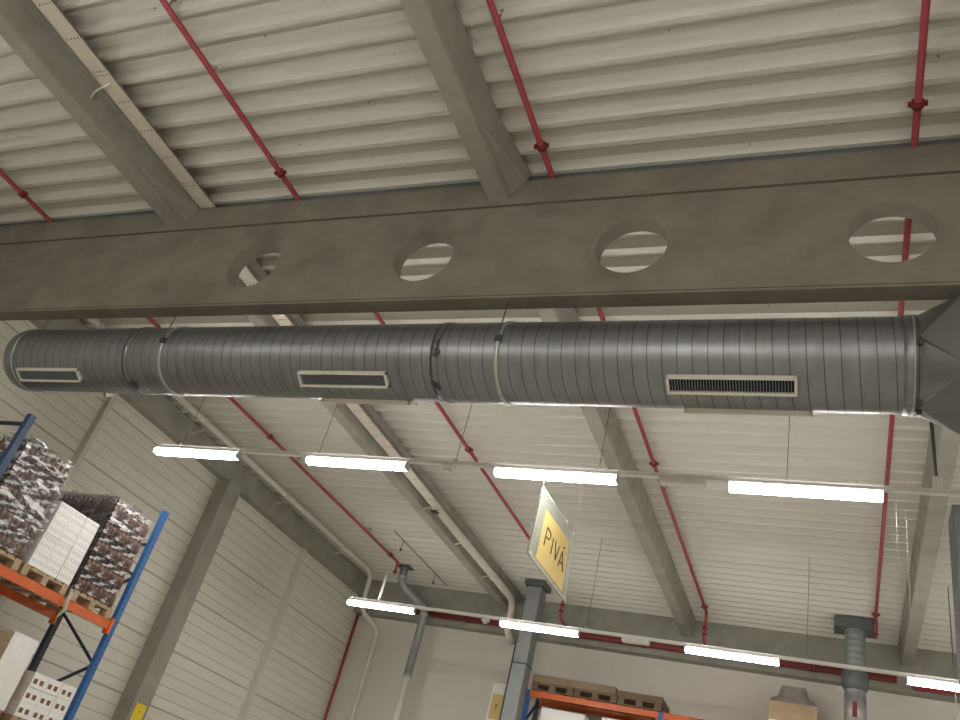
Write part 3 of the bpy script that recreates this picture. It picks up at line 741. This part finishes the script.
# ------------------------------------------------------------------ pallet rack at the far wall
rack = thing('pallet_rack', (-4.8, 18.95, ZF), 'orange and blue pallet rack along the far wall', 'rack')
yf, yr = 18.55, 19.3
for x in (-6.45, -3.52, -.57):
    for y, m in ((yf, 'blue'), (yr, 'navy')):
        o = MB().box(x - .05, x + .05, y - .035, y + .035, ZF, 4.025).build('upright', m, rack)
        MB().box(x - .06, x + .06, y - .06, y + .06, ZF, ZF + .01).build('foot_plate', m, o)
    b = MB()
    pts = [(yr, 3.95), (yf, 3.3), (yr, 2.6), (yf, 1.9), (yr, 1.2), (yf, .5), (yr, -.2), (yf, -.9)]
    for p, q_ in zip(pts, pts[1:]): b.bar((x, p[0], p[1]), (x, q_[0], q_[1]), .04)
    b.build('bracing', 'navy', rack)
for x0, x1 in ((-6.40, -3.57), (-3.47, -.62)):
    for zb2 in (3.90, 2.1, .3):
        for y in (yf, yr):
            bm = MB().box(x0, x1, y - .025, y + .025, zb2, zb2 + .13).build('load_beam', 'orange', rack)
            for xx in (x0, x1 - .04): MB().box(xx, xx + .04, y - .04, y + .04, zb2 - .04, zb2 + .128).build('end_plate', 'orange', bm)
def pallet_x(x0, x1, y0, y1, z, label, deck):
    g = thing('wooden_pallet', ((x0 + x1) / 2, (y0 + y1) / 2, z), label, 'pallet', 'old pallets on the far rack')
    xs = [x0, (x0 + x1) / 2 - .07, x1 - .14]
    for x in xs:
        for y in (y0, (y0 + y1) / 2 - .05, y1 - .1): MB().box(x, x + .14, y, y + .1, z + .02, z + .13).build('block', 'oldwood', g)
    MB().box(x0, x1, y0, y0 + .1, z, z + .02).build('bottom_board', 'oldwood', g); MB().box(x0, x1, y1 - .1, y1, z, z + .02).build('bottom_board', 'oldwood', g)
    MB().box(x0, x1, y0, y1, z + .13, z + .13 + deck).build('top_board', 'oldwood', g)
    return g
zq = 4.03
for k, (a, c, l) in enumerate(((-6.38, -5.43, 'old brown pallet on top of the far rack, left of three'), (-5.41, -4.46, 'old brown pallet on top of the far rack, middle of three'), (-4.44, -3.52, 'old brown pallet on top of the far rack, right of three'))):
    pallet_x(a, c, 18.45, 19.35, zq, l, .04)
tag(MB().bbox(-6.38, -4.5, 18.43, 19.35, zq + .171, zq + .33, .006).build('board_stack', 'brownboard'), 'flat stack of brown boards on the left far-rack pallets', 'boards')
tag(MB().bbox(-4.48, -3.50, 18.45, 19.35, zq + .171, zq + .28, .006).build('board_stack', 'oldwood'), 'thinner flat stack of brown boards on the right far-rack pallet', 'boards')
def crate(x0, x1, z0, z1, m, label):
    g = thing('wrapped_load', ((x0 + x1) / 2, 18.95, z0), label, 'wrapped load')
    MB().bbox(x0, x1, 18.55, 19.25, z0, z1, .02).build('load', m, g)
    MB().box(x0 + .05, x1 - .05, 18.545, 18.55, z0 + .3, z0 + .34).build('band', 'mark', g)
    MB().box(x0, x1, 18.5, 19.3, z0 - .13, z0).build('pallet_deck', 'oldwood', g)
crate(-6.1, -5.1, 2.36, 3.72, 'carton', 'white wrapped load under the orange far-rack beam, left one')
crate(-4.75, -3.75, 2.36, 3.74, 'carton', 'white wrapped load under the orange far-rack beam, right one')
g = thing('cardboard_box', (-.95, 18.9, zq), 'tall cardboard box topped with a gathered grey film hood at the far wall', 'box')
MB().bbox(-1.42, -.5, 18.5, 19.3, zq, 4.62, .01).build('box', 'cardboard', g)
b = MB()
for z, s_ in ((4.62, 1.), (4.68, .92), (4.76, .66), (4.98, .50), (5.0, .46)):
    for k in range(16):
        t = 2 * pi * k / 16; c0, s0 = math.cos(t), math.sin(t); e_ = 1 / max(abs(c0), abs(s0))
        b.v.append((-.96 + .45 * s_ * c0 * e_ + random.uniform(-.01, .01), 18.9 + .39 * s_ * s0 * e_, z))
for r in range(4):
    for k in range(16): b.face([r * 16 + k, r * 16 + (k + 1) % 16, r * 16 + 16 + (k + 1) % 16, r * 16 + 16 + k], 0, True)
b.face([64 + k for k in range(16)])
b.build('film_hood', 'greywrap', g)
MB().box(-1.40, -1.15, 18.49, 18.50, 4.1, 4.25).build('label_sheet', 'carton', g)

# ------------------------------------------------------------------ world, camera, view
w = bpy.data.worlds.new('World'); S.world = w; w.use_nodes = True
w.node_tree.nodes['Background'].inputs['Color'].default_value = (.5, .52, .55, 1); w.node_tree.nodes['Background'].inputs['Strength'].default_value = .05
cd = bpy.data.cameras.new('Camera'); cam = bpy.data.objects.new('Camera', cd); COL.objects.link(cam)
cd.sensor_fit = 'HORIZONTAL'; cd.sensor_width = 36; cd.lens = 836.3 / 960 * 36; cd.clip_end = 200
Rt = Matrix(((0.915734556676562, 0.00371344700391249, -0.40176663875903096), (0.3268163873018203, 0.5747765809797498, 0.7502152564085961), (0.23371193957384195, -0.818301956656941, 0.5251291622373058)))
mw = (Rt @ Matrix(((1, 0, 0), (0, -1, 0), (0, 0, -1)))).to_4x4(); mw.translation = (0, 0, EYE)
cam.matrix_world = mw
S.camera = cam
S.view_settings.view_transform = 'Standard'; S.view_settings.look = 'None'; S.view_settings.gamma = 1; S.view_settings.use_curve_mapping = False
S.view_settings.exposure = 1.2
